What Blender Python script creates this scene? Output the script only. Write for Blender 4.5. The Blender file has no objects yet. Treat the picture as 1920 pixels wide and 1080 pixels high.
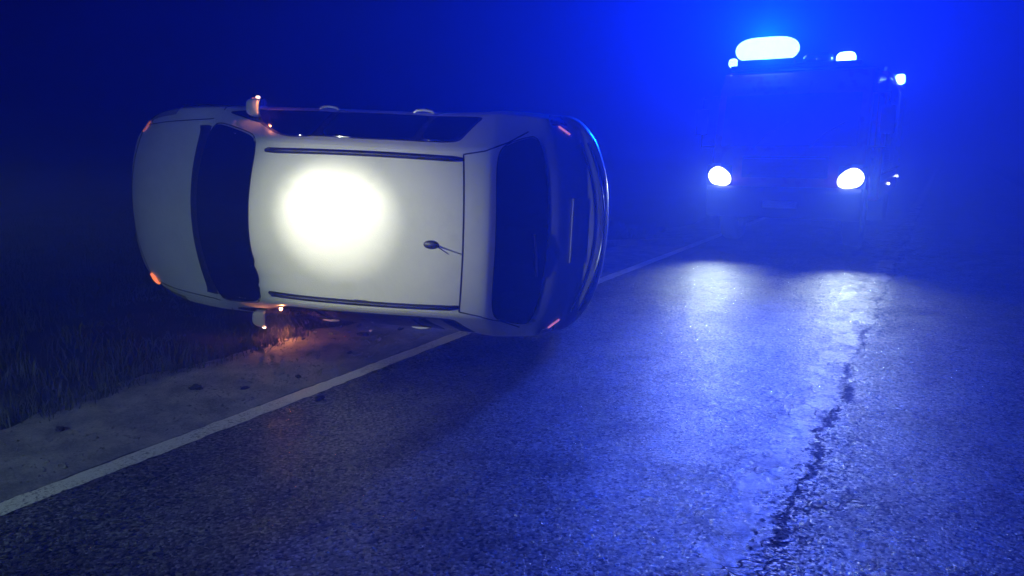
import bpy, bmesh, math, random
import numpy as np
from mathutils import Vector, Matrix
from mathutils.bvhtree import BVHTree

R = math.radians
random.seed(7)
rng = np.random.default_rng(11)
sc = bpy.context.scene
C = sc.collection

# ------------------------------------------------------------------ camera, sky, lights, exposure
CAM_H = 1.6
cam_d = bpy.data.cameras.new('camera')
cam = bpy.data.objects.new('camera', cam_d)
C.objects.link(cam)
cam_d.sensor_width = 36.0
cam_d.lens = 1387.0 / 1920.0 * 36.0
cam_d.clip_start = 0.05
cam_d.clip_end = 2000
cam.location = (0, 0, CAM_H)
cam.rotation_euler = (R(90 - 10.737), 0, 0)
sc.camera = cam

world = bpy.data.worlds.new('World')
sc.world = world
world.use_nodes = True
wn = world.node_tree.nodes
wbg = wn['Background']
sky = wn.new('ShaderNodeTexSky')
sky.sky_type = 'NISHITA'
sky.sun_disc = False
sky.sun_elevation = R(-8)
sky.sun_rotation = R(200)
world.node_tree.links.new(sky.outputs[0], wbg.inputs[0])
wbg.inputs[1].default_value = 0.004

sc.view_settings.view_transform = 'Standard'
sc.view_settings.look = 'None'
sc.view_settings.exposure = 0.0
sc.view_settings.gamma = 1.0
sc.render.engine = 'CYCLES'
cy = sc.cycles
cy.use_denoising = True
cy.use_adaptive_sampling = True
cy.adaptive_threshold = 0.08
cy.adaptive_min_samples = 20
try:
    cy.denoiser = 'OPENIMAGEDENOISE'
except Exception:
    pass
cy.max_bounces = 4
cy.diffuse_bounces = 2
cy.glossy_bounces = 2
cy.transparent_max_bounces = 12
cy.volume_bounces = 0
cy.sample_clamp_direct = 0
cy.sample_clamp_indirect = 4.0
cy.caustics_reflective = False
cy.caustics_refractive = False

GLARE_DENSITY = 0.040
GLARE_G = 0.36
BEACON_W = 35000.0
HEAD_W = 380.0
TORCH_W = 2300.0
SPILL_W = 230.0

# the road frame: local x across the road, local y along it
ROAD_YAW = -R(30.1)
RD = Vector((math.sin(R(30.1)), math.cos(R(30.1)), 0))
RN = Vector((math.cos(R(30.1)), -math.sin(R(30.1)), 0))
def rw(s, t, z=0.0):
    return RN * s + RD * t + Vector((0, 0, z))

def add_light(name, kind, loc, power, color, radius=0.05, direction=None, size=60, blend=0.5, parent=None):
    l = bpy.data.lights.new(name, kind)
    l.energy = power
    l.color = color
    l.shadow_soft_size = radius
    if kind == 'SPOT':
        l.spot_size = R(size)
        l.spot_blend = blend
    o = bpy.data.objects.new(name, l)
    C.objects.link(o)
    o.location = loc
    if direction is not None:
        o.rotation_euler = Vector(direction).to_track_quat('-Z', 'Y').to_euler()
    if parent is not None:
        o.parent = parent
    return o

# a torch held by a helper on the verge left of the camera: a tight hot spot with a weak spill round it
TORCH = Vector((-4.6, 0.7, 1.62))
add_light('torch_beam', 'SPOT', TORCH, TORCH_W, (1.0, 0.98, 0.78), 0.012,
          Vector((-1.38, 5.42, 1.09)) - TORCH, 10.2, 1.0)
add_light('torch_corona', 'SPOT', TORCH, TORCH_W * 0.50, (1.0, 1.0, 0.72), 0.012,
          Vector((-1.25, 5.42, 1.02)) - TORCH, 20.5, 1.0)
add_light('torch_spill', 'SPOT', TORCH, SPILL_W, (0.66, 1.0, 0.80), 0.02,
          Vector((-1.95, 4.1, 0.25)) - TORCH, 78, 1.0)

# ------------------------------------------------------------------ material helpers
def new_mat(name):
    m = bpy.data.materials.new(name)
    m.use_nodes = True
    nt = m.node_tree
    return m, nt, nt.nodes['Principled BSDF']

def N(nt, kind, **kw):
    n = nt.nodes.new(kind)
    for k, v in kw.items():
        setattr(n, k, v)
    return n

def setin(n, **kw):
    for k, v in kw.items():
        n.inputs[k.replace('_', ' ')].default_value = v
    return n

def L(nt, a, b):
    nt.links.new(a, b)

def math_n(nt, op, a, b=None, c=None, clamp=False):
    n = nt.nodes.new('ShaderNodeMath')
    n.operation = op
    n.use_clamp = clamp
    for i, v in enumerate((a, b, c)):
        if v is None:
            continue
        if isinstance(v, (int, float)):
            n.inputs[i].default_value = v
        else:
            nt.links.new(v, n.inputs[i])
    return n.outputs[0]

def smooth(nt, x, lo, hi, a=0.0, b=1.0):
    n = nt.nodes.new('ShaderNodeMapRange')
    n.interpolation_type = 'SMOOTHSTEP'
    nt.links.new(x, n.inputs[0])
    n.inputs[1].default_value = lo
    n.inputs[2].default_value = hi
    n.inputs[3].default_value = a
    n.inputs[4].default_value = b
    return n.outputs[0]

def mixc(nt, f, a, b):
    n = nt.nodes.new('ShaderNodeMix')
    n.data_type = 'RGBA'
    if isinstance(f, (int, float)):
        n.inputs[0].default_value = f
    else:
        nt.links.new(f, n.inputs[0])
    for i, v in ((6, a), (7, b)):
        if isinstance(v, tuple):
            n.inputs[i].default_value = v + (1,) if len(v) == 3 else v
        else:
            nt.links.new(v, n.inputs[i])
    return n.outputs[2]

def noise(nt, vec, scale, detail=3, rough=0.55):
    n = nt.nodes.new('ShaderNodeTexNoise')
    n.inputs['Scale'].default_value = scale
    n.inputs['Detail'].default_value = detail
    n.inputs['Roughness'].default_value = rough
    if vec is not None:
        nt.links.new(vec, n.inputs['Vector'])
    return n.outputs['Fac']

def simple(name, col, rough=0.5, metal=0.0, coat=0.0, var=0.12, scale=14.0, rvar=0.12, bump=0.0, bscale=80):
    m, nt, b = new_mat(name)
    tc = N(nt, 'ShaderNodeTexCoord').outputs['Object']
    f = noise(nt, tc, scale, 4)
    dark = tuple(c * (1 - var) for c in col)
    lite = tuple(min(1, c * (1 + var)) for c in col)
    L(nt, mixc(nt, f, dark, lite), b.inputs['Base Color'])
    L(nt, smooth(nt, noise(nt, tc, scale * 2.3, 3), 0.3, 0.7, max(0.02, rough - rvar), min(1, rough + rvar)), b.inputs['Roughness'])
    b.inputs['Metallic'].default_value = metal
    b.inputs['Coat Weight'].default_value = coat
    b.inputs['Coat Roughness'].default_value = 0.06
    if bump:
        bn = N(nt, 'ShaderNodeBump')
        bn.inputs['Strength'].default_value = bump
        bn.inputs['Distance'].default_value = 0.01
        L(nt, noise(nt, tc, bscale, 4), bn.inputs['Height'])
        L(nt, bn.outputs[0], b.inputs['Normal'])
    return m

def glow(name, col, strength, base=(0.6, 0.6, 0.6)):
    m, nt, b = new_mat(name)
    b.inputs['Base Color'].default_value = base + (1,)
    b.inputs['Roughness'].default_value = 0.15
    tc = N(nt, 'ShaderNodeTexCoord').outputs['Object']
    b.inputs['Emission Color'].default_value = col + (1,)
    L(nt, smooth(nt, noise(nt, tc, 30, 2), 0.2, 0.8, strength * 0.9, strength * 1.1), b.inputs['Emission Strength'])
    return m

# --- white car paint, with road film thrown up along the lower side
def car_paint():
    m, nt, b = new_mat('white_car_paint')
    tc = N(nt, 'ShaderNodeTexCoord').outputs['Object']
    sx = N(nt, 'ShaderNodeSeparateXYZ')
    L(nt, tc, sx.inputs[0])
    film = noise(nt, tc, 5, 6, 0.65)
    low = smooth(nt, sx.outputs[2], 0.25, 0.85, 1.0, 0.0)
    d = math_n(nt, 'MULTIPLY', smooth(nt, film, 0.42, 0.75), math_n(nt, 'ADD', math_n(nt, 'MULTIPLY', low, 0.6), 0.10), clamp=True)
    L(nt, mixc(nt, d, (0.74, 0.75, 0.73), (0.16, 0.14, 0.11)), b.inputs['Base Color'])
    L(nt, smooth(nt, film, 0.3, 0.8, 0.30, 0.5), b.inputs['Roughness'])
    b.inputs['Coat Weight'].default_value = 0.45
    b.inputs['Coat Roughness'].default_value = 0.22
    return m

def road_mat():
    m, nt, b = new_mat('wet_asphalt')
    tc = N(nt, 'ShaderNodeTexCoord').outputs['Object']
    sx = N(nt, 'ShaderNodeSeparateXYZ')
    L(nt, tc, sx.inputs[0])
    s, t = sx.outputs[0], sx.outputs[1]
    # stones in the surface
    vo = N(nt, 'ShaderNodeTexVoronoi')
    vo.inputs['Scale'].default_value = 74
    vo.inputs['Randomness'].default_value = 1.0
    L(nt, tc, vo.inputs['Vector'])
    stone = smooth(nt, vo.outputs['Distance'], 0.0, 0.55, 1.0, 0.0)
    cell = N(nt, 'ShaderNodeSeparateColor')
    L(nt, vo.outputs['Color'], cell.inputs[0])
    fine = noise(nt, tc, 260, 1, 0.6)
    wide = noise(nt, tc, 0.9, 2, 0.6)
    mid = noise(nt, tc, 6, 2, 0.6)
    # the ragged joint between the lanes
    cmb = N(nt, 'ShaderNodeCombineXYZ')
    L(nt, t, cmb.inputs[1])
    w1 = math_n(nt, 'MULTIPLY', math_n(nt, 'SUBTRACT', noise(nt, cmb.outputs[0], 1.1, 1), 0.5), 0.22)
    w2 = math_n(nt, 'MULTIPLY', math_n(nt, 'SUBTRACT', noise(nt, tc, 9, 2, 0.7), 0.5), 0.16)
    off = math_n(nt, 'ADD', math_n(nt, 'ADD', math_n(nt, 'SUBTRACT', s, -0.46), w1), w2)
    adist = math_n(nt, 'ABSOLUTE', off)
    wid = smooth(nt, noise(nt, tc, 2.6, 2, 0.65), 0.38, 0.66, 0.006, 0.034)
    crack1 = math_n(nt, 'SUBTRACT', 1.0, math_n(nt, 'DIVIDE', adist, wid), clamp=True)
    crack1 = smooth(nt, crack1, 0.0, 0.6)
    crack1 = math_n(nt, 'MULTIPLY', crack1, smooth(nt, noise(nt, tc, 30, 1, 0.7), 0.28, 0.42))
    # potholed crumbs torn out along it
    torn = math_n(nt, 'MULTIPLY', smooth(nt, noise(nt, tc, 26, 2, 0.75), 0.545, 0.60), math_n(nt, 'MULTIPLY', smooth(nt, math_n(nt, 'ABSOLUTE', math_n(nt, 'SUBTRACT', off, 0.05)), 0.02, 0.24, 1.0, 0.0), smooth(nt, noise(nt, tc, 1.7, 1), 0.38, 0.54)))
    crack1 = math_n(nt, 'MAXIMUM', crack1, smooth(nt, torn, 0.18, 0.5))
    # side cracks branching away from it, and crazed patches in the lane
    v2 = N(nt, 'ShaderNodeTexVoronoi', feature='DISTANCE_TO_EDGE')
    v2.inputs['Scale'].default_value = 3.1
    mp = N(nt, 'ShaderNodeVectorMath', operation='ADD')
    dn = N(nt, 'ShaderNodeTexNoise')
    dn.inputs['Scale'].default_value = 7
    dn.inputs['Detail'].default_value = 2
    L(nt, tc, dn.inputs['Vector'])
    ds = N(nt, 'ShaderNodeVectorMath', operation='SCALE')
    ds.inputs[3].default_value = 0.22
    L(nt, dn.outputs['Color'], ds.inputs[0])
    L(nt, tc, mp.inputs[0])
    L(nt, ds.outputs[0], mp.inputs[1])
    L(nt, mp.outputs[0], v2.inputs['Vector'])
    web = smooth(nt, v2.outputs['Distance'], 0.0, 0.022, 1.0, 0.0)
    near = math_n(nt, 'MULTIPLY', smooth(nt, adist, 0.05, 0.42, 1.0, 0.0), smooth(nt, noise(nt, tc, 2.1, 1), 0.44, 0.60))
    patch = smooth(nt, noise(nt, tc, 0.55, 1, 0.5), 0.60, 0.68)
    mask = math_n(nt, 'MAXIMUM', near, math_n(nt, 'MULTIPLY', patch, 0.7))
    crack = math_n(nt, 'MAXIMUM', crack1, math_n(nt, 'MULTIPLY', web, mask), clamp=True)
    # loosened grit beside the joint
    loose = math_n(nt, 'MULTIPLY', smooth(nt, math_n(nt, 'ADD', off, 0.0), -0.02, 0.02, 0.0, 1.0), smooth(nt, off, 0.06, 0.26, 1.0, 0.0))
    # closed-up smooth band on the other side of the joint
    band = math_n(nt, 'MULTIPLY', smooth(nt, off, -0.27, -0.22), smooth(nt, off, -0.07, -0.02, 1.0, 0.0))
    band = math_n(nt, 'MULTIPLY', band, smooth(nt, noise(nt, tc, 3.2, 3, 0.7), 0.40, 0.55))
    # colour
    g = math_n(nt, 'ADD', math_n(nt, 'MULTIPLY', math_n(nt, 'POWER', cell.outputs[0], 3.2), 0.21), 0.010)
    g = math_n(nt, 'MULTIPLY', g, smooth(nt, wide, 0.34, 0.66, 0.45, 1.45))
    g = math_n(nt, 'ADD', g, math_n(nt, 'MULTIPLY', band, 0.34))
    g = math_n(nt, 'MULTIPLY', g, math_n(nt, 'SUBTRACT', 1.0, math_n(nt, 'MULTIPLY', crack, 0.9)))
    cc = N(nt, 'ShaderNodeCombineColor')
    L(nt, g, cc.inputs[0]); L(nt, g, cc.inputs[1]); L(nt, math_n(nt, 'MULTIPLY', g, 0.95), cc.inputs[2])
    L(nt, cc.outputs[0], b.inputs['Base Color'])
    # wheel tracks polished by traffic, and duller worn patches
    trk = math_n(nt, 'ABSOLUTE', math_n(nt, 'SUBTRACT', math_n(nt, 'PINGPONG', math_n(nt, 'ADD', s, 4.35), 0.78), 0.39))
    trk = smooth(nt, trk, 0.05, 0.35, 0.0, 1.0)
    blot = smooth(nt, noise(nt, tc, 2.4, 3, 0.65), 0.36, 0.62, 0.45, 1.25)
    spec_mul = N(nt, 'ShaderNodeMath', operation='MULTIPLY')
    L(nt, math_n(nt, 'MULTIPLY', blot, math_n(nt, 'ADD', 0.75, math_n(nt, 'MULTIPLY', trk, 0.3))), spec_mul.inputs[1])
    L(nt, spec_mul.outputs[0], b.inputs['Specular IOR Level'])
    r = math_n(nt, 'ADD', smooth(nt, mid, 0.3, 0.7, 0.16, 0.28), math_n(nt, 'MULTIPLY', cell.outputs[2], 0.32))
    r = math_n(nt, 'ADD', r, math_n(nt, 'MULTIPLY', crack, 0.4), clamp=True)
    L(nt, r, b.inputs['Roughness'])
    L(nt, smooth(nt, math_n(nt, 'ADD', math_n(nt, 'MULTIPLY', cell.outputs[1], 0.75), math_n(nt, 'MULTIPLY', fine, 0.5)), 0.30, 0.85, 0.03, 1.1), spec_mul.inputs[0])
    # relief
    rel = math_n(nt, 'MULTIPLY', math_n(nt, 'MULTIPLY', stone, smooth(nt, cell.outputs[1], 0.0, 1.0, 0.35, 1.0)), math_n(nt, 'SUBTRACT', 1.0, math_n(nt, 'MULTIPLY', band, 0.45)))
    rel = math_n(nt, 'ADD', rel, math_n(nt, 'MULTIPLY', fine, 0.35))
    rel = math_n(nt, 'ADD', rel, math_n(nt, 'MULTIPLY', mid, 0.35))
    rel = math_n(nt, 'ADD', rel, math_n(nt, 'MULTIPLY', math_n(nt, 'MULTIPLY', loose, noise(nt, tc, 45, 1, 0.7)), 2.0))
    rel = math_n(nt, 'SUBTRACT', rel, math_n(nt, 'MULTIPLY', crack, 3.0))
    bn = N(nt, 'ShaderNodeBump')
    bn.inputs['Strength'].default_value = 1.0
    bn.inputs['Distance'].default_value = 0.007
    L(nt, rel, bn.inputs['Height'])
    L(nt, bn.outputs[0], b.inputs['Normal'])
    return m

def line_paint():
    m, nt, b = new_mat('worn_white_road_paint')
    tc = N(nt, 'ShaderNodeTexCoord').outputs['Object']
    f = noise(nt, tc, 60, 5, 0.7)
    w = noise(nt, tc, 2.5, 4, 0.6)
    k = math_n(nt, 'MULTIPLY', smooth(nt, f, 0.50, 0.62), smooth(nt, w, 0.40, 0.62))
    L(nt, mixc(nt, k, (0.62, 0.62, 0.58), (0.12, 0.12, 0.12)), b.inputs['Base Color'])
    b.inputs['Roughness'].default_value = 0.6
    bn = N(nt, 'ShaderNodeBump')
    bn.inputs['Strength'].default_value = 0.4
    bn.inputs['Distance'].default_value = 0.002
    L(nt, noise(nt, tc, 220, 3), bn.inputs['Height'])
    L(nt, bn.outputs[0], b.inputs['Normal'])
    return m

def soil_mat(name, c0, c1, scale, bump, dist):
    m, nt, b = new_mat(name)
    tc = N(nt, 'ShaderNodeTexCoord').outputs['Object']
    f = noise(nt, tc, scale, 7, 0.65)
    g = noise(nt, tc, scale * 14, 4, 0.7)
    k = math_n(nt, 'ADD', math_n(nt, 'MULTIPLY', f, 0.6), math_n(nt, 'MULTIPLY', g, 0.4))
    L(nt, mixc(nt, smooth(nt, k, 0.35, 0.65), c0, c1), b.inputs['Base Color'])
    b.inputs['Roughness'].default_value = 0.85
    bn = N(nt, 'ShaderNodeBump')
    bn.inputs['Strength'].default_value = bump
    bn.inputs['Distance'].default_value = dist
    L(nt, k, bn.inputs['Height'])
    L(nt, bn.outputs[0], b.inputs['Normal'])
    return m

def glass_mat(name, col, rough=0.03):
    m, nt, b = new_mat(name)
    tc = N(nt, 'ShaderNodeTexCoord').outputs['Object']
    L(nt, mixc(nt, smooth(nt, noise(nt, tc, 9, 5, 0.7), 0.5, 0.8), col, tuple(c + 0.012 for c in col)), b.inputs['Base Color'])
    L(nt, smooth(nt, noise(nt, tc, 22, 4, 0.7), 0.35, 0.75, rough, rough + 0.12), b.inputs['Roughness'])
    b.inputs['IOR'].default_value = 1.52
    return m

def lens_mat(name, tint, emit, strength, clear=0.6):
    """a lamp cover: clear tinted plastic, glowing where the lamp behind it is lit"""
    m, nt, b = new_mat(name)
    b.inputs['Base Color'].default_value = tint + (1,)
    b.inputs['Roughness'].default_value = 0.1
    b.inputs['Emission Color'].default_value = emit + (1,)
    b.inputs['Emission Strength'].default_value = strength
    tr = N(nt, 'ShaderNodeBsdfTransparent')
    tr.inputs[0].default_value = tuple(0.4 + 0.6 * c for c in tint) + (1,)
    mx = N(nt, 'ShaderNodeMixShader')
    mx.inputs[0].default_value = clear
    L(nt, b.outputs[0], mx.inputs[1])
    L(nt, tr.outputs[0], mx.inputs[2])
    L(nt, mx.outputs[0], nt.nodes['Material Output'].inputs[0])
    return m

M = {}
M['paint'] = car_paint()
M['road'] = road_mat()
M['line'] = line_paint()
M['gravel'] = soil_mat('dusty_gravel', (0.13, 0.13, 0.115), (0.34, 0.33, 0.30), 5.0, 0.7, 0.02)
M['ground'] = soil_mat('dark_earth_and_turf', (0.020, 0.022, 0.012), (0.055, 0.048, 0.03), 2.2, 0.8, 0.05)
M['clod'] = soil_mat('clod_earth', (0.022, 0.018, 0.013), (0.06, 0.048, 0.036), 20.0, 0.9, 0.02)
M['stone'] = soil_mat('grit', (0.10, 0.10, 0.095), (0.30, 0.29, 0.27), 30.0, 0.3, 0.005)
M['grass'] = simple('dry_grass', (0.075, 0.080, 0.035), 0.6, var=0.5, scale=3)
M['concrete'] = simple('kerb_concrete', (0.33, 0.32, 0.30), 0.8, var=0.2, bump=0.5)
M['glass'] = glass_mat('dark_car_glass', (0.006, 0.007, 0.008))
M['rubber'] = simple('black_rubber', (0.012, 0.012, 0.012), 0.6, bump=0.15)
M['plastic'] = simple('black_plastic', (0.018, 0.018, 0.019), 0.45, bump=0.1, bscale=300)
M['dark'] = simple('dark_underbody', (0.02, 0.02, 0.02), 0.8)
M['alloy'] = simple('alloy_rim', (0.45, 0.45, 0.46), 0.3, metal=0.9)
M['chrome'] = simple('chrome_trim', (0.7, 0.7, 0.7), 0.12, metal=1.0, rvar=0.05)
M['mirror'] = simple('mirror_glass', (0.8, 0.8, 0.8), 0.03, metal=1.0, var=0.02, rvar=0.01)
M['red_lens'] = simple('red_lamp_cover', (0.30, 0.012, 0.010), 0.12, coat=1.0, rvar=0.04)
M['clear_lens'] = simple('clear_lamp_cover', (0.35, 0.35, 0.36), 0.08, coat=1.0, rvar=0.03)
M['amber_on'] = glow('lit_amber_lamp', (1.0, 0.22, 0.05), 1.3, (0.5, 0.2, 0.05))
M['amber_hot'] = glow('lit_amber_lamp_core', (1.0, 0.62, 0.42), 7.0, (0.6, 0.4, 0.2))
M['amber_dim'] = glow('lit_amber_lamp_dim', (1.0, 0.28, 0.16), 0.28, (0.5, 0.2, 0.05))
M['rear_amber'] = glow('lit_rear_indicator', (1.0, 0.32, 0.55), 0.55, (0.5, 0.1, 0.1))
M['white_on'] = glow('lit_white_lamp', (0.92, 0.96, 1.0), 6.0)
M['amber_dull'] = simple('broken_amber_lens', (0.45, 0.12, 0.02), 0.2, coat=1.0)
M['plate'] = simple('plate_white', (0.7, 0.7, 0.68), 0.4)
M['fire_red'] = simple('fire_engine_red', (0.36, 0.012, 0.010), 0.35, coat=0.6, scale=3)
M['fire_white'] = simple('fire_engine_white', (0.65, 0.65, 0.63), 0.4, coat=0.4)
M['alu'] = simple('aluminium_shutter', (0.40, 0.41, 0.42), 0.4, metal=0.7)
M['tread'] = simple('grey_checker_plate', (0.20, 0.20, 0.20), 0.5, metal=0.5, bump=0.3)

# ------------------------------------------------------------------ mesh helpers
def mesh_obj(name, bm, mat, parent=None, smooth_angle=35, recalc=True):
    if recalc:
        bmesh.ops.recalc_face_normals(bm, faces=bm.faces[:])
    me = bpy.data.meshes.new(name)
    bm.to_mesh(me)
    bm.free()
    me.shade_smooth()
    me.set_sharp_from_angle(angle=R(smooth_angle))
    me.materials.append(M[mat] if isinstance(mat, str) else mat)
    o = bpy.data.objects.new(name, me)
    C.objects.link(o)
    o.parent = parent
    return o

def raw_obj(name, verts, faces, mat, parent=None, flat=False):
    me = bpy.data.meshes.new(name)
    me.from_pydata(verts, [], faces)
    if not flat:
        me.shade_smooth()
    me.materials.append(M[mat] if isinstance(mat, str) else mat)
    me.update()
    o = bpy.data.objects.new(name, me)
    C.objects.link(o)
    o.parent = parent
    return o

def tag(o, label=None, cat=None, group=None, kind=None):
    for k, v in (('label', label), ('category', cat), ('group', group), ('kind', kind)):
        if v:
            o[k] = v
    return o

def bevel_all(bm, w, seg=2):
    if w:
        bmesh.ops.bevel(bm, geom=bm.edges[:], offset=w, segments=seg, affect='EDGES', profile=0.6)

def box(c, size, bev=0.0, seg=2, rot=None):
    bm = bmesh.new()
    bmesh.ops.create_cube(bm, size=1.0)
    bmesh.ops.scale(bm, vec=size, verts=bm.verts)
    bevel_all(bm, bev, seg)
    if rot is not None:
        bmesh.ops.rotate(bm, matrix=rot, verts=bm.verts)
    bmesh.ops.translate(bm, vec=c, verts=bm.verts)
    return bm

def join(*bms):
    out = bms[0]
    for b in bms[1:]:
        me = bpy.data.meshes.new('tmp')
        b.to_mesh(me)
        b.free()
        out.from_mesh(me)
        bpy.data.meshes.remove(me)
    return out

def prism(poly, x0, x1, bev=0.0, seg=2):
    """polygon of (y, z) pulled along x"""
    bm = bmesh.new()
    a = [bm.verts.new((x0, y, z)) for y, z in poly]
    b = [bm.verts.new((x1, y, z)) for y, z in poly]
    n = len(poly)
    bm.faces.new(a)
    bm.faces.new(b[::-1])
    for i in range(n):
        bm.faces.new((a[i], b[i], b[(i + 1) % n], a[(i + 1) % n]))
    bmesh.ops.recalc_face_normals(bm, faces=bm.faces[:])
    bevel_all(bm, bev, seg)
    return bm

def tube(path, r, seg=10, taper=None):
    bm = bmesh.new()
    P = [Vector(p) for p in path]
    rings = []
    for i, p in enumerate(P):
        d = (P[min(i + 1, len(P) - 1)] - P[max(i - 1, 0)]).normalized()
        up = Vector((0, 0, 1)) if abs(d.z) < 0.9 else Vector((1, 0, 0))
        a = d.cross(up).normalized()
        b = d.cross(a).normalized()
        rr = r * (taper[i] if taper else 1.0)
        rings.append([bm.verts.new(p + (a * math.cos(2 * math.pi * k / seg) + b * math.sin(2 * math.pi * k / seg)) * rr) for k in range(seg)])
    for i in range(len(P) - 1):
        for k in range(seg):
            bm.faces.new((rings[i][k], rings[i][(k + 1) % seg], rings[i + 1][(k + 1) % seg], rings[i + 1][k]))
    bm.faces.new(rings[0][::-1])
    bm.faces.new(rings[-1])
    return bm

def lathe(prof, axis='y', seg=40, closed=False):
    """prof: (radius, height) pairs, spun about the given axis"""
    bm = bmesh.new()
    rings = []
    for r, h in prof:
        ring = []
        for k in range(seg):
            a = 2 * math.pi * k / seg
            c, s = r * math.cos(a), r * math.sin(a)
            co = {'y': (c, h, s), 'z': (c, s, h), 'x': (h, c, s)}[axis]
            ring.append(bm.verts.new(co))
        rings.append(ring)
    n = len(prof)
    for i in range(n if closed else n - 1):
        a, b = rings[i], rings[(i + 1) % n]
        for k in range(seg):
            bm.faces.new((a[k], a[(k + 1) % seg], b[(k + 1) % seg], b[k]))
    if not closed:
        if prof[0][0] > 1e-4: bm.faces.new(rings[0][::-1])
        if prof[-1][0] > 1e-4: bm.faces.new(rings[-1])
    bmesh.ops.remove_doubles(bm, verts=bm.verts[:], dist=1e-5)
    return bm

def moved(bm, loc, rot=None):
    if rot is not None:
        bmesh.ops.rotate(bm, matrix=rot, verts=bm.verts)
    bmesh.ops.translate(bm, vec=loc, verts=bm.verts)
    return bm

def empty(name, loc, rot=(0, 0, 0)):
    o = bpy.data.objects.new(name, None)
    C.objects.link(o)
    o.location = loc
    o.rotation_euler = rot
    o.empty_display_size = 0.3
    return o

# ------------------------------------------------------------------ ground, road, shoulder
def sstep(x):
    x = np.clip(x, 0, 1)
    return x * x * (3 - 2 * x)

def lump(s, t):
    return (np.sin(s * 2.1 + t * 0.7) * np.sin(t * 1.7 - s * 0.6) + 0.5 * np.sin(s * 5.3 + 1.3) * np.sin(t * 4.1 + 0.4))

def ground_h(s, t):
    s = np.asarray(s, float)
    t = np.asarray(t, float)
    h = np.full(np.broadcast(s, t).shape, -0.03)
    left = sstep((-4.3 - s) / 2.4)
    h = h + 0.20 * left + 0.35 * sstep((-6.6 - s) / 9.0)
    h = h + lump(s, t) * 0.022 * sstep((-4.6 - s) / 1.0)
    h = h - 0.10 * sstep((s - 3.0) / 1.5) + 0.35 * sstep((s - 5.5) / 10.0)
    h = h + lump(s, t) * 0.02 * sstep((s - 3.4) / 1.0)
    return h

def grid_obj(name, ss, ts, hfun, mat, kind='structure'):
    S, T = np.meshgrid(ss, ts)
    Z = hfun(S, T)
    v = np.stack([S.ravel(), T.ravel(), Z.ravel()], 1)
    ns, nt_ = len(ss), len(ts)
    f = []
    for j in range(nt_ - 1):
        for i in range(ns - 1):
            a = j * ns + i
            f.append((a, a + 1, a + ns + 1, a + ns))
    o = raw_obj(name, v.tolist(), f, mat)
    o.rotation_euler = (0, 0, ROAD_YAW)
    tag(o, kind=kind)
    return o

ss = np.concatenate([np.linspace(-240, -22, 14), np.arange(-20, -3.6, 0.2), np.arange(-3.4, 3.2, 0.8), np.arange(3.3, 12, 0.35), np.linspace(13, 240, 14)])
ts = np.concatenate([np.linspace(-120, -12, 8), np.arange(-10, 24, 0.25), np.linspace(26, 240, 20)])
ground = grid_obj('ground', ss, ts, ground_h, 'ground')

S0, S1 = -3.618, 2.75
road = grid_obj('road', np.linspace(S0, S1, 14), np.linspace(-30, 200, 90), lambda s, t: np.zeros_like(s), 'road')

def sheet(name, s0, s1, t0, t1, z, mat, n=60, wob=0.0, kind='structure'):
    v, f = [], []
    for i in range(n + 1):
        t = t0 + (t1 - t0) * i / n
        j0 = wob * (random.random() - 0.5)
        j1 = wob * (random.random() - 0.5)
        v += [(s0 + j0, t, z), (s1 + j1, t, z)]
        if i:
            a = 2 * i - 2
            f.append((a, a + 1, a + 3, a + 2))
    o = raw_obj(name, v, f, mat)
    o.rotation_euler = (0, 0, ROAD_YAW)
    tag(o, kind=kind)
    return o

sheet('edge_line', -3.60, -3.465, -30, 200, 0.004, 'line', n=3200, wob=0.016)

def shoulder_h(s, t):
    k = (s + 3.71) / -1.2
    return -0.012 + 0.035 * k + 0.012 * lump(s * 1.6, t * 1.9) * np.clip(k * 2.5, 0, 1)

def build_shoulder():
    ts_ = np.arange(-12, 40, 0.09)
    cols = 15
    v, f = [], []
    for i, t in enumerate(ts_):
        edge = -4.72 + 0.10 * math.sin(t * 1.3) + 0.07 * math.sin(t * 3.7 + 1) + 0.05 * (random.random() - 0.5)
        inner = -3.672 + 0.012 * math.sin(t * 5.1) + 0.010 * (random.random() - 0.5)
        for j in range(cols):
            k = j / (cols - 1)
            s = inner + (edge - inner) * k
            z = float(shoulder_h(np.array(s), np.array(t)))
            if j == cols - 1:
                z = float(ground_h(s, t)) - 0.03
            if j == 0:
                z = -0.024
            v.append((s, t, z))
        if i:
            a = (i - 1) * cols
            for j in range(cols - 1):
                f.append((a + j + 1, a + j, a + cols + j, a + cols + j + 1))
    o = raw_obj('gravel_shoulder', v, f, 'gravel')
    o.rotation_euler = (0, 0, ROAD_YAW)
    tag(o, kind='structure')
build_shoulder()

# ------------------------------------------------------------------ the white car lying on its side
CAR_R = Matrix(((-0.98762083, -0.04207551, -0.15111172),
                (0.15050623, 0.01722269, -0.98845903),
                (0.04419246, -0.99896598, -0.01067686)))
CAR_P = Vector((-1.34240825, 7.07332141, 1.03701259))
car = empty('overturned_car', CAR_P)
car.matrix_world = Matrix.Translation(CAR_P) @ CAR_R.to_4x4()
tag(car, 'white estate car with roof rails lying on its side across the road edge', 'car')

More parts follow.
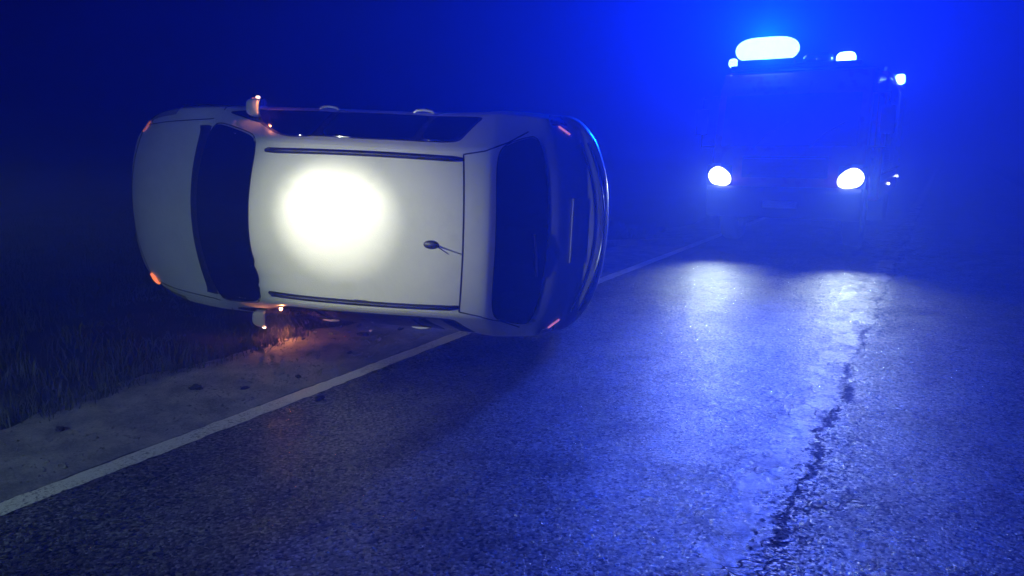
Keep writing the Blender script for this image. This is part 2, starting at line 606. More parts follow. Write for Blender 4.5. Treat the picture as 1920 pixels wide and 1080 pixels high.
# station: x at the centre, sweep at the sides, underside z, half width, shoulder z, belt z, belt y, roof-edge z, roof-edge y, top z
ST = [
    (2.02, -0.25, .30, .56, .46, .55, .54, .60, .42, .63),
    (1.99, -0.28, .22, .74, .52, .63, .71, .69, .58, .72),
    (1.89, -0.25, .18, .83, .58, .72, .80, .78, .66, .82),
    (1.62, -0.22, .17, .872, .66, .83, .845, .89, .71, .935),
    (1.24, -0.19, .17, .882, .72, .90, .865, .965, .74, 1.005),
    (1.16, -0.18, .17, .884, .73, .91, .866, .985, .735, 1.03),
    (0.84, -0.15, .17, .886, .74, .93, .868, 1.215, .690, 1.265),
    (0.49, -0.11, .17, .888, .75, .94, .868, 1.430, .640, 1.495),
    (0.40, -0.09, .17, .888, .75, .945, .868, 1.465, .630, 1.53),
    (0.00, 0.00, .17, .890, .76, .95, .870, 1.495, .625, 1.565),
    (-.07, 0.00, .17, .890, .76, .95, .870, 1.497, .625, 1.567),
    (-.60, 0.01, .17, .890, .77, .955, .870, 1.500, .620, 1.570),
    (-.86, 0.01, .17, .890, .77, .96, .868, 1.497, .615, 1.567),
    (-1.22, .02, .18, 0.906, .78, .965, 0.879, 1.475, 0.617, 1.550),
    (-1.41, .03, .19, 0.928, .78, .97, 0.899, 1.445, 0.630, 1.520),
    (-1.46, .04, .19, 0.926, .78, .97, 0.896, 1.395, 0.640, 1.470),
    (-1.79, .11, .20, 0.916, .76, .96, 0.880, 1.035, 0.724, 1.055),
    (-1.88, .14, .20, 0.908, .74, .93, 0.869, .965, 0.751, .980),
    (-2.04, .19, .21, 0.901, .62, .70, 0.866, .725, 0.766, .735),
    (-2.08, .20, .21, 0.911, .58, .655, 0.892, .675, 0.798, .685),
    (-2.19, .24, .22, 0.905, .55, .625, 0.880, .640, 0.777, .648),
    (-2.245, .27, .26, 0.851, .49, .565, 0.819, .585, 0.714, .592),
    (-2.26, .28, .32, 0.693, .44, .49, 0.651, .505, 0.546, .51),
]
NR = 13
def section(st):
    x0, bow, zu, w, zs, zb, yb, zr, yr, zt = st
    rows = [(0, zu), (w * .80, zu), (w * .95, zu + .09), (w, zu + (zs - zu) * .5), (w, zs), (yb, zb)]
    dy, dz = yr - yb, zr - zb
    rows.append((yb + dy * .06, zb + dz * .06))
    rows.append((yb + dy * .46 + .012, zb + dz * .5))
    rows.append((yb + dy * .86, zb + dz * .88))
    rows.append((yr, zr))
    for k in (.72, .38, 0.0):
        y = yr * k
        rows.append((y, zt - (zt - zr) * k * k))
    pw = 3.6 if (x0 < -1.7 or x0 > 1.9) else 2.0          # nose and tail are square-cornered in plan
    return [(x0 + bow * (y / .88) ** pw, y, z) for y, z in rows]

PARTS = ['body', 'bonnet', 'roof_panel', 'tailgate', 'front_door', 'front_door', 'rear_door', 'rear_door',
         'front_bumper', 'rear_bumper', 'tail_lamp', 'tail_lamp', 'headlamp', 'headlamp', 'wheel_well', 'cowl']
def part_of(j, i, side):
    """station interval j, row interval i, side 0 = right, 1 = left"""
    if j <= 1:
        if j == 1 and 4 <= i <= 7:
            return 12 + side
        return 8
    if j == 2 and 5 <= i <= 6:
        return 12 + side
    if 2 <= j <= 3 and i >= 8:
        return 1
    if j == 4 and i >= 9:
        return 15
    if 8 <= j <= 12 and i >= 9:
        return 2
    if 13 <= j <= 17 and i >= 9:
        return 3
    if j in (16, 17) and 7 <= i <= 8:
        return 3
    if j >= 18:
        return 9
    if j == 17 and 4 <= i <= 6:
        return 10 + side
    if 2 <= i <= 5 and 5 <= j <= 8:
        return 4 + side
    if 2 <= i <= 5 and 9 <= j <= 11:
        return 6 + side
    return 0

def build_body():
    bm = bmesh.new()
    grid = []
    for st in ST:
        sec = section(st)
        Rr = [bm.verts.new((x, -y, z)) for x, y, z in sec]
        Ll = [Rr[k] if sec[k][1] == 0 else bm.verts.new((sec[k][0], sec[k][1], sec[k][2])) for k in range(NR)]
        grid.append((Rr, Ll))
    for j in range(len(ST) - 1):
        for side in (0, 1):
            A, B = grid[j][side], grid[j + 1][side]
            for i in range(NR - 1):
                f = bm.faces.new((A[i], B[i], B[i + 1], A[i + 1]))
                f.material_index = part_of(j, i, side)
    for j, mi in ((0, 8), (len(ST) - 1, 9)):
        Rr, Ll = grid[j]
        for i in range(NR - 1):
            vs = []
            for v in (Rr[i], Ll[i], Ll[i + 1], Rr[i + 1]):
                if v not in vs:
                    vs.append(v)
            f = bm.faces.new(vs)
            f.material_index = mi
    bmesh.ops.recalc_face_normals(bm, faces=bm.faces[:])
    # crease the edge under the bonnet front, the tail spoiler and the bumper ledge
    cl = bm.edges.layers.float.get('crease_edge') or bm.edges.layers.float.new('crease_edge')
    for j, i0, i1, c in ((14, 9, 12, .8), (18, 6, 12, .55), (4, 9, 12, .6), (19, 4, 12, .3), (17, 9, 12, .35)):
        for side in (0, 1):
            for i in range(i0, i1):
                e = bm.edges.get((grid[j][side][i], grid[j][side][i + 1]))
                if e: e[cl] = c
    for j in range(4, len(ST) - 4):
        for side in (0, 1):
            for i, c in ((4, .35), (9, .25)):
                e = bm.edges.get((grid[j][side][i], grid[j + 1][side][i]))
                if e: e[cl] = c
    me = bpy.data.meshes.new('car_body_source')
    bm.to_mesh(me)
    bm.free()
    for p in range(len(PARTS)):
        me.materials.append(M['paint'])
    o = bpy.data.objects.new('car_body_source', me)
    C.objects.link(o)
    md = o.modifiers.new('sub', 'SUBSURF')
    md.levels = 2
    md.render_levels = 2
    cut = bmesh.new()
    for wx in (1.33, -1.30):
        for sy in (-1, 1):
            w = lathe([(0.345, -0.2), (0.345, 0.2)], 'y', 48)
            moved(w, (wx, sy * 0.86, 0.33))
            cut = join(cut, w)
    bmesh.ops.recalc_face_normals(cut, faces=cut.faces[:])
    cm = bpy.data.meshes.new('arch_cutter')
    cut.to_mesh(cm)
    cut.free()
    for p in range(len(PARTS)):
        cm.materials.append(M['paint'])
    for p in cm.polygons:
        p.material_index = 14
    co = bpy.data.objects.new('arch_cutter', cm)
    C.objects.link(co)
    bo = o.modifiers.new('arches', 'BOOLEAN')
    bo.operation = 'DIFFERENCE'
    bo.solver = 'EXACT'
    bo.object = co
    dg = bpy.context.evaluated_depsgraph_get()
    ev = bpy.data.meshes.new_from_object(o.evaluated_get(dg))
    bpy.data.objects.remove(o)
    bpy.data.objects.remove(co)
    bm = bmesh.new()
    bm.from_mesh(ev)
    bpy.data.meshes.remove(ev)
    return bm

body_bm = build_body()
# the roof's front corner has buckled on the side the car lies on
for v in body_bm.verts:
    dx, dy = v.co.x - .40, v.co.y - .40
    q = (dx / .20) ** 2 + (dy / .16) ** 2
    if v.co.z > 1.3 and q < 4:
        k = math.exp(-q)
        v.co.z -= .022 * k * (1 + .6 * math.sin(dy * 40))
        v.co.x -= .035 * k
body_bm.normal_update()
BODY_TREE = BVHTree.FromBMesh(body_bm)
def split_body():
    mats = {0: 'paint', 1: 'paint', 2: 'paint', 3: 'paint', 8: 'paint', 9: 'paint', 14: 'dark', 15: 'plastic',
            10: 'red_lens', 11: 'red_lens', 12: 'clear_lens', 13: 'clear_lens'}
    out = {}
    jobs = []
    for p, nm in enumerate(PARTS):
        fs = [f for f in body_bm.faces if f.material_index == p]
        if p == 14:
            for a in (0, 1):
                for b in (0, 1):
                    jobs.append((p, nm, [f for f in fs if (f.calc_center_median().x > 0) == bool(a) and (f.calc_center_median().y > 0) == bool(b)]))
        else:
            jobs.append((p, nm, fs))
    for p, nm, fs in jobs:
        if not fs:
            continue
        bm = bmesh.new()
        vm = {}
        for f in fs:
            vs = []
            for v in f.verts:
                if v.index not in vm:
                    vm[v.index] = bm.verts.new(v.co)
                vs.append(vm[v.index])
            g = bm.faces.new(vs)
            g.smooth = True
        me = bpy.data.meshes.new(nm)
        bm.to_mesh(me)
        bm.free()
        me.shade_smooth()
        me.set_sharp_from_angle(angle=R(50))
        # shading normals taken over from the whole body, so no break shows where two panels meet
        me.materials.append(M[mats.get(p, 'paint')])
        o = bpy.data.objects.new(nm, me)
        C.objects.link(o)
        o.parent = car
        out[p] = o
    return out
body_bm.verts.index_update()
CARP = split_body()

def cast(p, d):
    h = BODY_TREE.ray_cast(Vector(p), Vector(d))
    return h[0], h[1]

def patch(name, corners, bows, n, axis, sgn, mat, lift, parent=car, rings=9, seg=72, thick=0.0):
    """a pane laid on the body: corners in (a,b) plane coords counter-clockwise, bows of the four edges, superellipse corners"""
    A, B, Cc, D = [np.array(c, float) for c in corners]
    def pos(u, v):
        p = (1 - u) * (1 - v) * A + u * (1 - v) * B + u * v * Cc + (1 - u) * v * D
        bu, bv = 4 * u * (1 - u), 4 * v * (1 - v)
        p = p + np.array(bows[0]) * bu * (1 - v) + np.array(bows[2]) * bu * v + np.array(bows[1]) * bv * u + np.array(bows[3]) * bv * (1 - u)
        return p
    bm = bmesh.new()
    def mk(u, v):
        a, b = pos(u, v)
        if axis == 'z':
            h, nn = cast((a, b, 3.0), (0, 0, -1))
        else:
            h, nn = cast((a, sgn * 3.0, b), (0, -sgn, 0))
        if h is None:
            h, nn = Vector((a, b, 1.0)), Vector((0, 0, 1))
        return bm.verts.new(h + nn * lift)
    c = mk(.5, .5)
    prev = None
    for r in range(1, rings + 1):
        rho = r / rings
        ring = []
        for k in range(seg):
            th = 2 * math.pi * k / seg
            cs, sn = math.cos(th), math.sin(th)
            rr = (abs(cs) ** n + abs(sn) ** n) ** (-1.0 / n) * rho
            ring.append(mk(.5 + .5 * rr * cs, .5 + .5 * rr * sn))
        for k in range(seg):
            k2 = (k + 1) % seg
            if prev is None:
                bm.faces.new((c, ring[k], ring[k2]))
            else:
                bm.faces.new((prev[k], ring[k], ring[k2], prev[k2]))
        prev = ring
    bmesh.ops.recalc_face_normals(bm, faces=bm.faces[:])
    # a rim turned down into the body gives the pane its thickness
    e = [x for x in bm.edges if x.is_boundary]
    ex = bmesh.ops.extrude_edge_only(bm, edges=e)
    nv = [g for g in ex['geom'] if isinstance(g, bmesh.types.BMVert)]
    for v in nv:
        if axis == 'z':
            v.co.z -= lift * 2.0
        else:
            v.co.y -= sgn * lift * 2.0
    return mesh_obj(name, bm, mat, parent, 40)

def seal_and_pane(name, corners, bows, n, axis, sgn, grow, parent=car):
    A = np.array(corners, float)
    ctr = A.mean(0)
    big = [tuple(p + (p - ctr) / np.linalg.norm(p - ctr) * grow * 1.4) for p in A]
    pane = patch(name, corners, bows, n, axis, sgn, 'glass', 0.006, parent)
    patch('window_seal', big, bows, n, axis, sgn, 'rubber', 0.003, pane)
    return pane

# windscreen and rear window, seen from above: (x, y)
seal_and_pane('windscreen', [(0.985, -.735), (0.985, .735), (0.375, .625), (0.375, -.625)],
              [(0.175, 0), (0, .01), (0.085, 0), (0, -.01)], 9, 'z', 1, .012)
seal_and_pane('rear_window', [(-1.425, -.615), (-1.425, .615), (-1.715, .735), (-1.715, -.735)],
              [(-0.035, 0), (0, .02), (-0.085, 0), (0, -.02)], 6.5, 'z', 1, .010)
for sg in (-1, 1):
    # side windows, seen from the side: (x, z)
    patch('window_surround', [(.70, .978), (-1.27, 1.00), (-1.15, 1.405), (.24, 1.412)],
          [(0, 0), (0, 0), (0, .012), (0, .03)], 12, 'y', sg, 'plastic', .0024)
    seal_and_pane('front_side_window', [(.66, .985), (-.03, .985), (-.03, 1.405), (.24, 1.385)],
                  [(0, 0), (0, 0), (0, .02), (.0, .03)], 8, 'y', sg, .012)
    seal_and_pane('rear_side_window', [(-.09, .985), (-.83, .995), (-.80, 1.40), (-.09, 1.408)],
                  [(0, 0), (0, 0), (0, .01), (0, 0)], 9, 'y', sg, .012)
    seal_and_pane('quarter_window', [(-.88, 1.00), (-1.25, 1.04), (-1.13, 1.375), (-.86, 1.395)],
                  [(0, 0), (0, 0), (0, .01), (0, 0)], 5, 'y', sg, .012)
    seal_and_pane('corner_window', [(.86, .985), (.70, .985), (.45, 1.20), (.50, 1.20)],
                  [(0, 0), (0, 0), (0, 0), (0, 0)], 9, 'y', sg, .006)

def seam(path, axis, sgn, w=0.0045, lift=0.0022, name='panel_gap', parent=car, mat='rubber'):
    """a narrow dark gap following the body; path in (x,y) or (x,z)"""
    pts = []
    for (a0, b0), (a1, b1) in zip(path[:-1], path[1:]):
        m = max(2, int(math.hypot(a1 - a0, b1 - b0) / 0.03))
        for k in range(m):
            pts.append((a0 + (a1 - a0) * k / m, b0 + (b1 - b0) * k / m))
    pts.append(path[-1])
    P = []
    for a, b in pts:
        if axis == 'z':
            h, nn = cast((a, b, 3.0), (0, 0, -1))
        elif axis == 'x':
            h, nn = cast((sgn * 4.0, a, b), (-sgn, 0, 0))
        else:
            h, nn = cast((a, sgn * 3.0, b), (0, -sgn, 0))
        if h is not None:
            P.append((h, nn))
    bm = bmesh.new()
    prev = None
    for i, (h, nn) in enumerate(P):
        d = (P[min(i + 1, len(P) - 1)][0] - P[max(i - 1, 0)][0])
        if d.length < 1e-6:
            continue
        sd = nn.cross(d.normalized()).normalized()
        cur = [bm.verts.new(h + sd * w - nn * .003), bm.verts.new(h + sd * w + nn * lift), bm.verts.new(h - sd * w + nn * lift), bm.verts.new(h - sd * w - nn * .003)]
        if prev:
            for q in range(3):
                bm.faces.new((prev[q], prev[q + 1], cur[q + 1], cur[q]))
        prev = cur
    return mesh_obj(name, bm, mat, parent, 30)

# tailgate gap across the roof, bonnet gaps, door gaps
seam([(-1.235 + .03 * (y / .6) ** 2, y) for y in np.linspace(-.585, .585, 25)], 'z', 1, .006)
for sg in (-1, 1):
    seam([(-1.205, sg * .585), (-1.36, sg * .615), (-1.50, sg * .68), (-1.62, sg * .765)], 'z', 1, .005)
    seam([(1.0, sg * .765), (1.2, sg * .75), (1.5, sg * .725), (1.80, sg * .685)], 'z', 1, .004)
    seam([(.93, .30), (.95, .60), (.93, .95)], 'y', sg, .004)
    seam([(-.055, .28), (-.055, .97)], 'y', sg, .004)
    seam([(-.86, .97), (-.90, .80), (-.92, .70), (-.955, .55)], 'y', sg, .004)
    seam([(.93, .30), (.0, .275), (-.92, .30)], 'y', sg, .004)
seam([(1.80 + .16 * (1 - (y / .68) ** 2), y) for y in np.linspace(-.68, .68, 25)], 'z', 1, .005)

# roof rails
def roof_rail(sg):
    n = 26
    x0, x1 = 0.31, -1.20
    path, tp = [], []
    for i in range(n + 1):
        k = i / n
        x = x0 + (x1 - x0) * k
        y = sg * (.560 - .012 * (2 * k - 1) ** 2)
        h, nn = cast((x, y, 3), (0, 0, -1))
        rise = 0.034 * min(1, k / .07, (1 - k) / .05) ** .6
        path.append(h + Vector((0, 0, rise - .004)))
        tp.append(0.75 if i in (0, n) else (0.92 if i in (1, n - 1) else 1.0))
    bm = tube(path, .0205, 12, tp)
    r = mesh_obj('roof_rail', bm, 'plastic', car)
    for k in (.05, .5, .93):
        x = x0 + (x1 - x0) * k
        h, nn = cast((x, sg * .556, 3), (0, 0, -1))
        mesh_obj('rail_foot', box(h + Vector((0, 0, .011)), (.10, .032, .034), .006), 'plastic', r)
roof_rail(-1)
roof_rail(1)

# aerial
h, nn = cast((-1.00, .075, 3), (0, 0, -1))
bm = lathe([(.0, .018), (.020, .017), (.032, .010), (.036, -.004)], 'z', 24)
bmesh.ops.scale(bm, vec=(1.7, .95, 1), verts=bm.verts)
ant = mesh_obj('aerial', moved(bm, h), 'plastic', car)
mesh_obj('aerial_rod', tube([h + Vector((-.04, .004, .012)), h + Vector((-.09, .022, .045)), h + Vector((-.155, .046, .095))], .0045, 8, [1.3, 1, .8]), 'plastic', ant)

# door mirrors
def door_mirror(sg):
    root_p, nn = cast((.66, sg * 3, .985), (0, -sg, 0))
    arm = tube([root_p + Vector((.0, -sg * .02, 0)), root_p + Vector((-.04, sg * .01, .03)), Vector((.56, sg * .87, 1.06))], .03, 12, [1.2, 1, .9])
    cx = Vector((.55, sg * .865, 1.085))
    bm = bmesh.new()
    bmesh.ops.create_uvsphere(bm, u_segments=28, v_segments=16, radius=1.0)
    for v in bm.verts:
        x, y, z = v.co
        x2 = x * .105 if x > 0 else x * .03
        sy = math.copysign(abs(y) ** .5, y) * .074
        sz = math.copysign(abs(z) ** .5, z) * .062
        v.co = (x2, sy, sz)
    moved(bm, cx)
    mr = mesh_obj('door_mirror', bm, 'paint', car)
    mesh_obj('mirror_arm', arm, 'plastic', mr)
    g = lathe([(.0, -.0335), (.060, -.033), (.064, -.027)], 'x', 32)
    bmesh.ops.scale(g, vec=(1, 1.22, 1), verts=g.verts)
    mesh_obj('mirror_glass', moved(g, cx), 'mirror', mr)
    lamp = box(cx + Vector((.038, sg * .058, .0)), (.05, .034, .022), .008)
    mesh_obj('indicator', lamp, 'amber_on', mr)
    mesh_obj('indicator_core', box(cx + Vector((.012, sg * .082, .002)), (.03, .016, .016), .006), 'amber_hot', mr)
    return cx
mir_r = door_mirror(-1)
mir_l = door_mirror(1)

# door handles
for sg in (-1, 1):
    for x in (.055, -.74):
        h, nn = cast((x, sg * 3, .865), (0, -sg, 0))
        b1 = tube([h + Vector((.085, -sg * .004, 0)), h + Vector((.06, sg * .015, .003)), h + Vector((0, sg * .022, .006)), h + Vector((-.06, sg * .015, .003)), h + Vector((-.085, -sg * .004, 0))], .011, 10)
        mesh_obj('door_handle', b1, 'paint', CARP[(4 if x > 0 else 6) + (1 if sg > 0 else 0)])

# lit indicator bars inside the headlamps
for sg in (-1, 1):
    pts = []
    for k in range(1, 5):
        y = sg * (.60 + .03 * k)
        hh, nn = cast((1.79 - .012 * k + (.03 if k < 2 else 0), y, 3), (0, 0, -1))
        if hh is not None:
            pts.append(hh + nn * .006)
    if len(pts) > 2:
        mesh_obj('front_indicator', tube(pts, .022 if sg > 0 else .010, 10, [.6] + [1.0] * (len(pts) - 2) + [.5]), 'amber_on' if sg > 0 else 'amber_dim', CARP[12 + (1 if sg > 0 else 0)])

# lit rear indicators in the tail lamps
for sg in (-1, 1):
    pts = []
    for k in range(6):
        hh, nn = cast((-1.825 - .016 * k, sg * (.815 - .011 * k), 3), (0, 0, -1))
        if hh is not None:
            pts.append(hh + nn * .004)
    mesh_obj('rear_indicator', tube(pts, .008, 8), 'rear_amber', CARP[10 + (1 if sg > 0 else 0)])
# chrome ribs added for highlight lines on the rear bumper edge, tail lamp reflectors, plate, wiper
for x0, bw in ((-2.150, .235), (-2.222, .26)):
    pts = []
    for y in np.linspace(-.70, .70, 40):
        hh, nn = cast((x0 + bw * (y / .86) ** 2, y, 3), (0, 0, -1))
        if hh is not None:
            pts.append(hh + nn * .003)
    mesh_obj('highlight_rib', tube(pts, .010, 10), 'chrome', CARP[9])
h, nn = cast((-5, 0, .80), (1, 0, 0))
if h is not None:
    ang = math.atan2(nn.z, -nn.x)
    rot = Matrix.Rotation(ang, 3, 'Y')
    pl = mesh_obj('number_plate', moved(box((0, 0, 0), (.012, .52, .11), .003), h + nn * .008, rot), 'plate', CARP[3])
hw, nw = cast((-1.70, .0, 3), (0, 0, -1))
hw2, nw2 = cast((-1.73, .34, 3), (0, 0, -1))
wip = mesh_obj('rear_wiper', tube([hw + nw * .02, hw.lerp(hw2, .5) + nw * .028, hw2 + nw2 * .014], .008, 8), 'plastic', CARP[3])

# front grille slats
for z in (.40, .45, .50):
    seam([(y, z) for y in np.linspace(-.42, .42, 20)], 'x', 1, .012, .006, 'grille_slat', CARP[8], 'plastic')

# wheels
def car_wheel(x, sg):
    c = Vector((x, sg * .785, .315))
    tyre = lathe([(.20, -.095), (.27, -.105), (.30, -.098), (.312, -.07), (.314, 0), (.312, .07), (.30, .098), (.27, .105), (.20, .095)], 'y', 44, True)
    w = empty('wheel', (0, 0, 0))
    w.parent = car
    mesh_obj('tyre', moved(tyre, c), 'rubber', w)
    rim = lathe([(.20, sg * .09), (.205, sg * .07), (.19, sg * .05), (.17, -sg * .06), (.05, -sg * .05)], 'y', 36)
    for k in range(7):
        a = 2 * math.pi * k / 7
        sp = box((0.105, sg * .066, 0), (.19, .02, .036), .008)
        bmesh.ops.rotate(sp, matrix=Matrix.Rotation(a, 3, 'Y'), verts=sp.verts)
        rim = join(rim, sp)
    hub = lathe([(.05, sg * .05), (.048, sg * .078), (.0, sg * .082)], 'y', 20)
    rim = join(rim, hub)
    mesh_obj('rim', moved(rim, c), 'alloy', w)
for x in (1.33, -1.30):
    for sg in (-1, 1):
        car_wheel(x, sg)
# underbody: floor tray, exhaust, axle
mesh_obj('exhaust', tube([(.9, .1, .17), (0, .12, .16), (-1.2, .2, .17), (-1.5, .42, .19), (-1.98, .45, .21)], .03, 10), 'alu', car)
mesh_obj('rear_axle', tube([(-1.30, -.7, .31), (-1.22, -.4, .20), (-1.22, .4, .20), (-1.30, .7, .31)], .045, 10), 'dark', car)

# the light that the lit mirror indicators throw
def car_light(name, p, power, color, rad=.012):
    o = add_light(name, 'POINT', (0, 0, 0), power, color, rad)
    o.location = car.matrix_world @ Vector(p)
    return o
car_light('indicator_light', mir_l + Vector((-.14, .0, .05)), 6.0, (1.0, .30, .08))
car_light('indicator_light', mir_r + Vector((-.07, -.02, .08)), 0.8, (1.0, .30, .08))

# ------------------------------------------------------------------ the fire engine in the lane beyond
TS, TT = -2.22, 12.4
truck = empty('fire_engine', rw(TS, TT), (0, 0, ROAD_YAW))
tag(truck, 'dark fire engine facing the camera with headlights and blue beacon lit', 'fire engine')
def T_(name, bm, mat, parent=None, ang=35):
    return mesh_obj(name, bm, mat, parent or truck, ang)

cab = T_('cab', prism([(.02, .72), (.0, 1.35), (.06, 1.52), (.34, 2.55), (.55, 2.80), (.9, 2.86), (2.85, 2.86), (2.85, .72), (1.55, .72), (1.40, 1.12), (.62, 1.12), (.45, .72)], -1.15, 1.15, .05, 3), 'fire_red')
T_('windscreen', moved(box((0, 0, 0), (2.04, .02, .84), .008), (0, .165, 2.03), Matrix.Rotation(-R(15.2), 3, 'X')), 'glass', cab)
for sg in (-1, 1):
    T_('side_window', prism([(.50, 1.62), (.72, 2.42), (1.30, 2.46), (1.30, 1.55)], sg * 1.146, sg * 1.156, 0), 'glass', cab)
    T_('side_window', prism([(1.62, 1.60), (1.62, 2.46), (2.60, 2.46), (2.60, 1.60)], sg * 1.146, sg * 1.156, 0), 'glass', cab)
    T_('door_handle', box((sg * 1.165, 1.28, 1.42), (.03, .16, .04), .01), 'plastic', cab)
gr = T_('grille', box((0, -.012, 1.30), (1.30, .05, .34), .02), 'plastic')
for k in range(5):
    T_('grille_slat', box((0, -.045, 1.17 + .065 * k), (1.22, .03, .022), .006), 'chrome' if k == 4 else 'plastic', gr)
bump = T_('bumper', prism([(-.14, .50), (-.17, .62), (-.17, .92), (-.10, .99), (.12, .99), (.12, .50)], -1.17, 1.17, .03, 2), 'plastic')
T_('number_plate', box((0, -.182, .72), (.52, .014, .11), .003), 'plate', bump)
T_('tow_eye', lathe([(.045, -.02), (.045, .02)], 'y', 16), 'plastic', bump).location = (.62, -.18, .62)
for sg in (-1, 1):
    T_('step', box((sg * 1.0, .25, .56), (.28, .5, .12), .02), 'tread', bump)
# headlights
for sg in (-1, 1):
    hp = Vector((sg * 1.005, -.02, 1.15))
    hs = T_('headlight', box(hp, (.40, .10, .34), .03), 'plastic')
    bm = bmesh.new()
    bmesh.ops.create_uvsphere(bm, u_segments=28, v_segments=14, radius=1.0)
    for v in bm.verts:
        v.co = Vector((v.co.x * .165, v.co.y * .04, v.co.z * .150))
    for v in bm.verts:                       # the cover sweeps down towards the grille
        if v.co.x * sg < 0:
            v.co.z -= abs(v.co.x) * .35
            v.co.x *= 1.25
    T_('lens', moved(bm, hp + Vector((0, -.05, 0))), 'white_on', hs)
    T_('indicator', box(hp + Vector((sg * .06, -.02, .175)), (.16, .08, .06), .015), 'amber_dim' if False else 'clear_lens', hs)
    a = add_light('headlight_beam', 'SPOT', rw(TS, TT) + RN * hp.x + RD * (-.13) + Vector((0, 0, hp.z)), HEAD_W, (.78, .98, .92), .06,
                  -RD * 1.0 + RN * (.24 - .06 * sg) + Vector((0, 0, -.14)), 58, 1.0)
# wipers
for x0 in (-.5, .35):
    T_('wiper', tube([(x0, .03, 1.60), (x0 + .2, .075, 1.82), (x0 + .5, .12, 2.0)], .012, 8), 'plastic', cab)
# mirrors
for sg in (-1, 1):
    mr = T_('mirror', box((sg * 1.40, .22, 2.02), (.20, .09, .42), .03), 'plastic')
    T_('mirror_arm', tube([(sg * 1.12, .40, 2.45), (sg * 1.40, .25, 2.42), (sg * 1.40, .25, 2.2)], .016, 8), 'plastic', mr)
    T_('mirror_arm', tube([(sg * 1.12, .40, 1.62), (sg * 1.40, .25, 1.62), (sg * 1.40, .25, 1.85)], .016, 8), 'plastic', mr)
    T_('mirror_glass', box((sg * 1.40, .268, 2.02), (.17, .008, .37), .002), 'mirror', mr)
# light bar on the cab roof
M['beacon_lens'] = lens_mat('lit_blue_beacon_cover', (0.05, 0.25, 1.0), (0.40, 0.80, 1.0), 5.0, .35)
M['beacon_small'] = lens_mat('lit_side_beacon_cover', (0.3, 0.6, 1.0), (0.65, 0.85, 1.0), 4.0, .35)
M['beacon_off'] = simple('unlit_blue_cover', (0.01, 0.03, 0.30), 0.12, coat=1.0)
lb = T_('light_bar', box((-.06, .72, 2.905), (2.0, .30, .07), .02), 'plastic')
def capsule(cx, half, ry, rz, y, z):
    bm = bmesh.new()
    bmesh.ops.create_uvsphere(bm, u_segments=32, v_segments=16, radius=1.0)
    for v in bm.verts:
        x = v.co.x
        e = math.copysign(abs(x) ** .55, x)
        v.co = Vector((cx + e * half, y + v.co.y * ry, z + v.co.z * rz))
    return bm
T_('beacon', capsule(-.52, .51, .16, .20, .72, 3.19), 'beacon_lens', lb)
T_('beacon_foot', box((-.52, .72, 2.98), (.9, .22, .10), .02), 'plastic', lb)
T_('flasher', capsule(-1.045, .075, .07, .075, .66, 2.995), 'beacon_lens', lb)
T_('flasher', capsule(.70, .145, .09, .095, .68, 2.985), 'beacon_small', lb)
T_('cover', capsule(.28, .24, .12, .10, .74, 3.0), 'beacon_off', lb)
BL = (0.0, 0.090, 1.0)
# the reflector throws most of it forward, the cover spreads the rest all round
add_light('beacon_light', 'POINT', rw(TS, TT) + RN * -.52 + RD * .72 + Vector((0, 0, 3.19)), BEACON_W * .02, BL, .10)
add_light('beacon_reflector', 'SPOT', rw(TS, TT) + RN * -.52 + RD * .70 + Vector((0, 0, 3.20)), BEACON_W * 1.0, BL, .10,
          -RD + RN * .24 + Vector((0, 0, .10)), 80, 1.0)
add_light('beacon_light', 'POINT', rw(TS, TT) + RN * .70 + RD * .68 + Vector((0, 0, 2.985)), BEACON_W * .010, (.06, .15, 1.0), .05)

# body behind the cab
bodyt = T_('equipment_body', box((0, 5.75, 1.80), (2.34, 5.4, 2.36), .05, 3), 'fire_red')
T_('body_roof_rail', box((1.10, 5.75, 3.02), (.06, 5.2, .08), .015), 'alu', bodyt)
T_('body_roof_rail', box((-1.10, 5.75, 3.02), (.06, 5.2, .08), .015), 'alu', bodyt)
for sg in (-1, 1):
    for y0, y1 in ((3.25, 4.75), (4.95, 6.35), (6.55, 8.25)):
        bm = box((sg * 1.175, (y0 + y1) / 2, 1.98), (.02, y1 - y0, 1.70), .004)
        zz = 1.18
        while zz < 2.80:
            bm = join(bm, box((sg * 1.188, (y0 + y1) / 2, zz), (.014, y1 - y0 - .06, .040), .005, 1))
            zz += .05
        sh = T_('roller_shutter', bm, 'alu', bodyt)
        T_('pull_bar', tube([(sg * 1.215, y0 + .1, 1.16), (sg * 1.215, y1 - .1, 1.16)], .016, 8), 'plastic', sh)
    T_('white_stripe', box((sg * 1.172, 5.75, 1.02), (.006, 5.2, .14), 0), 'fire_white', bodyt)
# ladder on the roof
lad = T_('ladder', join(*[tube([(x, 3.1, 3.16), (x, 8.3, 3.16)], .03, 8) for x in (-.75, -.35)]), 'alu')
for k in range(17):
    T_('rung', tube([(-.75, 3.25 + .3 * k, 3.16), (-.35, 3.25 + .3 * k, 3.16)], .016, 8), 'alu', lad)
for y in (3.6, 7.8):
    T_('ladder_bracket', box((-.55, y, 3.06), (.6, .06, .16), .01), 'alu', lad)
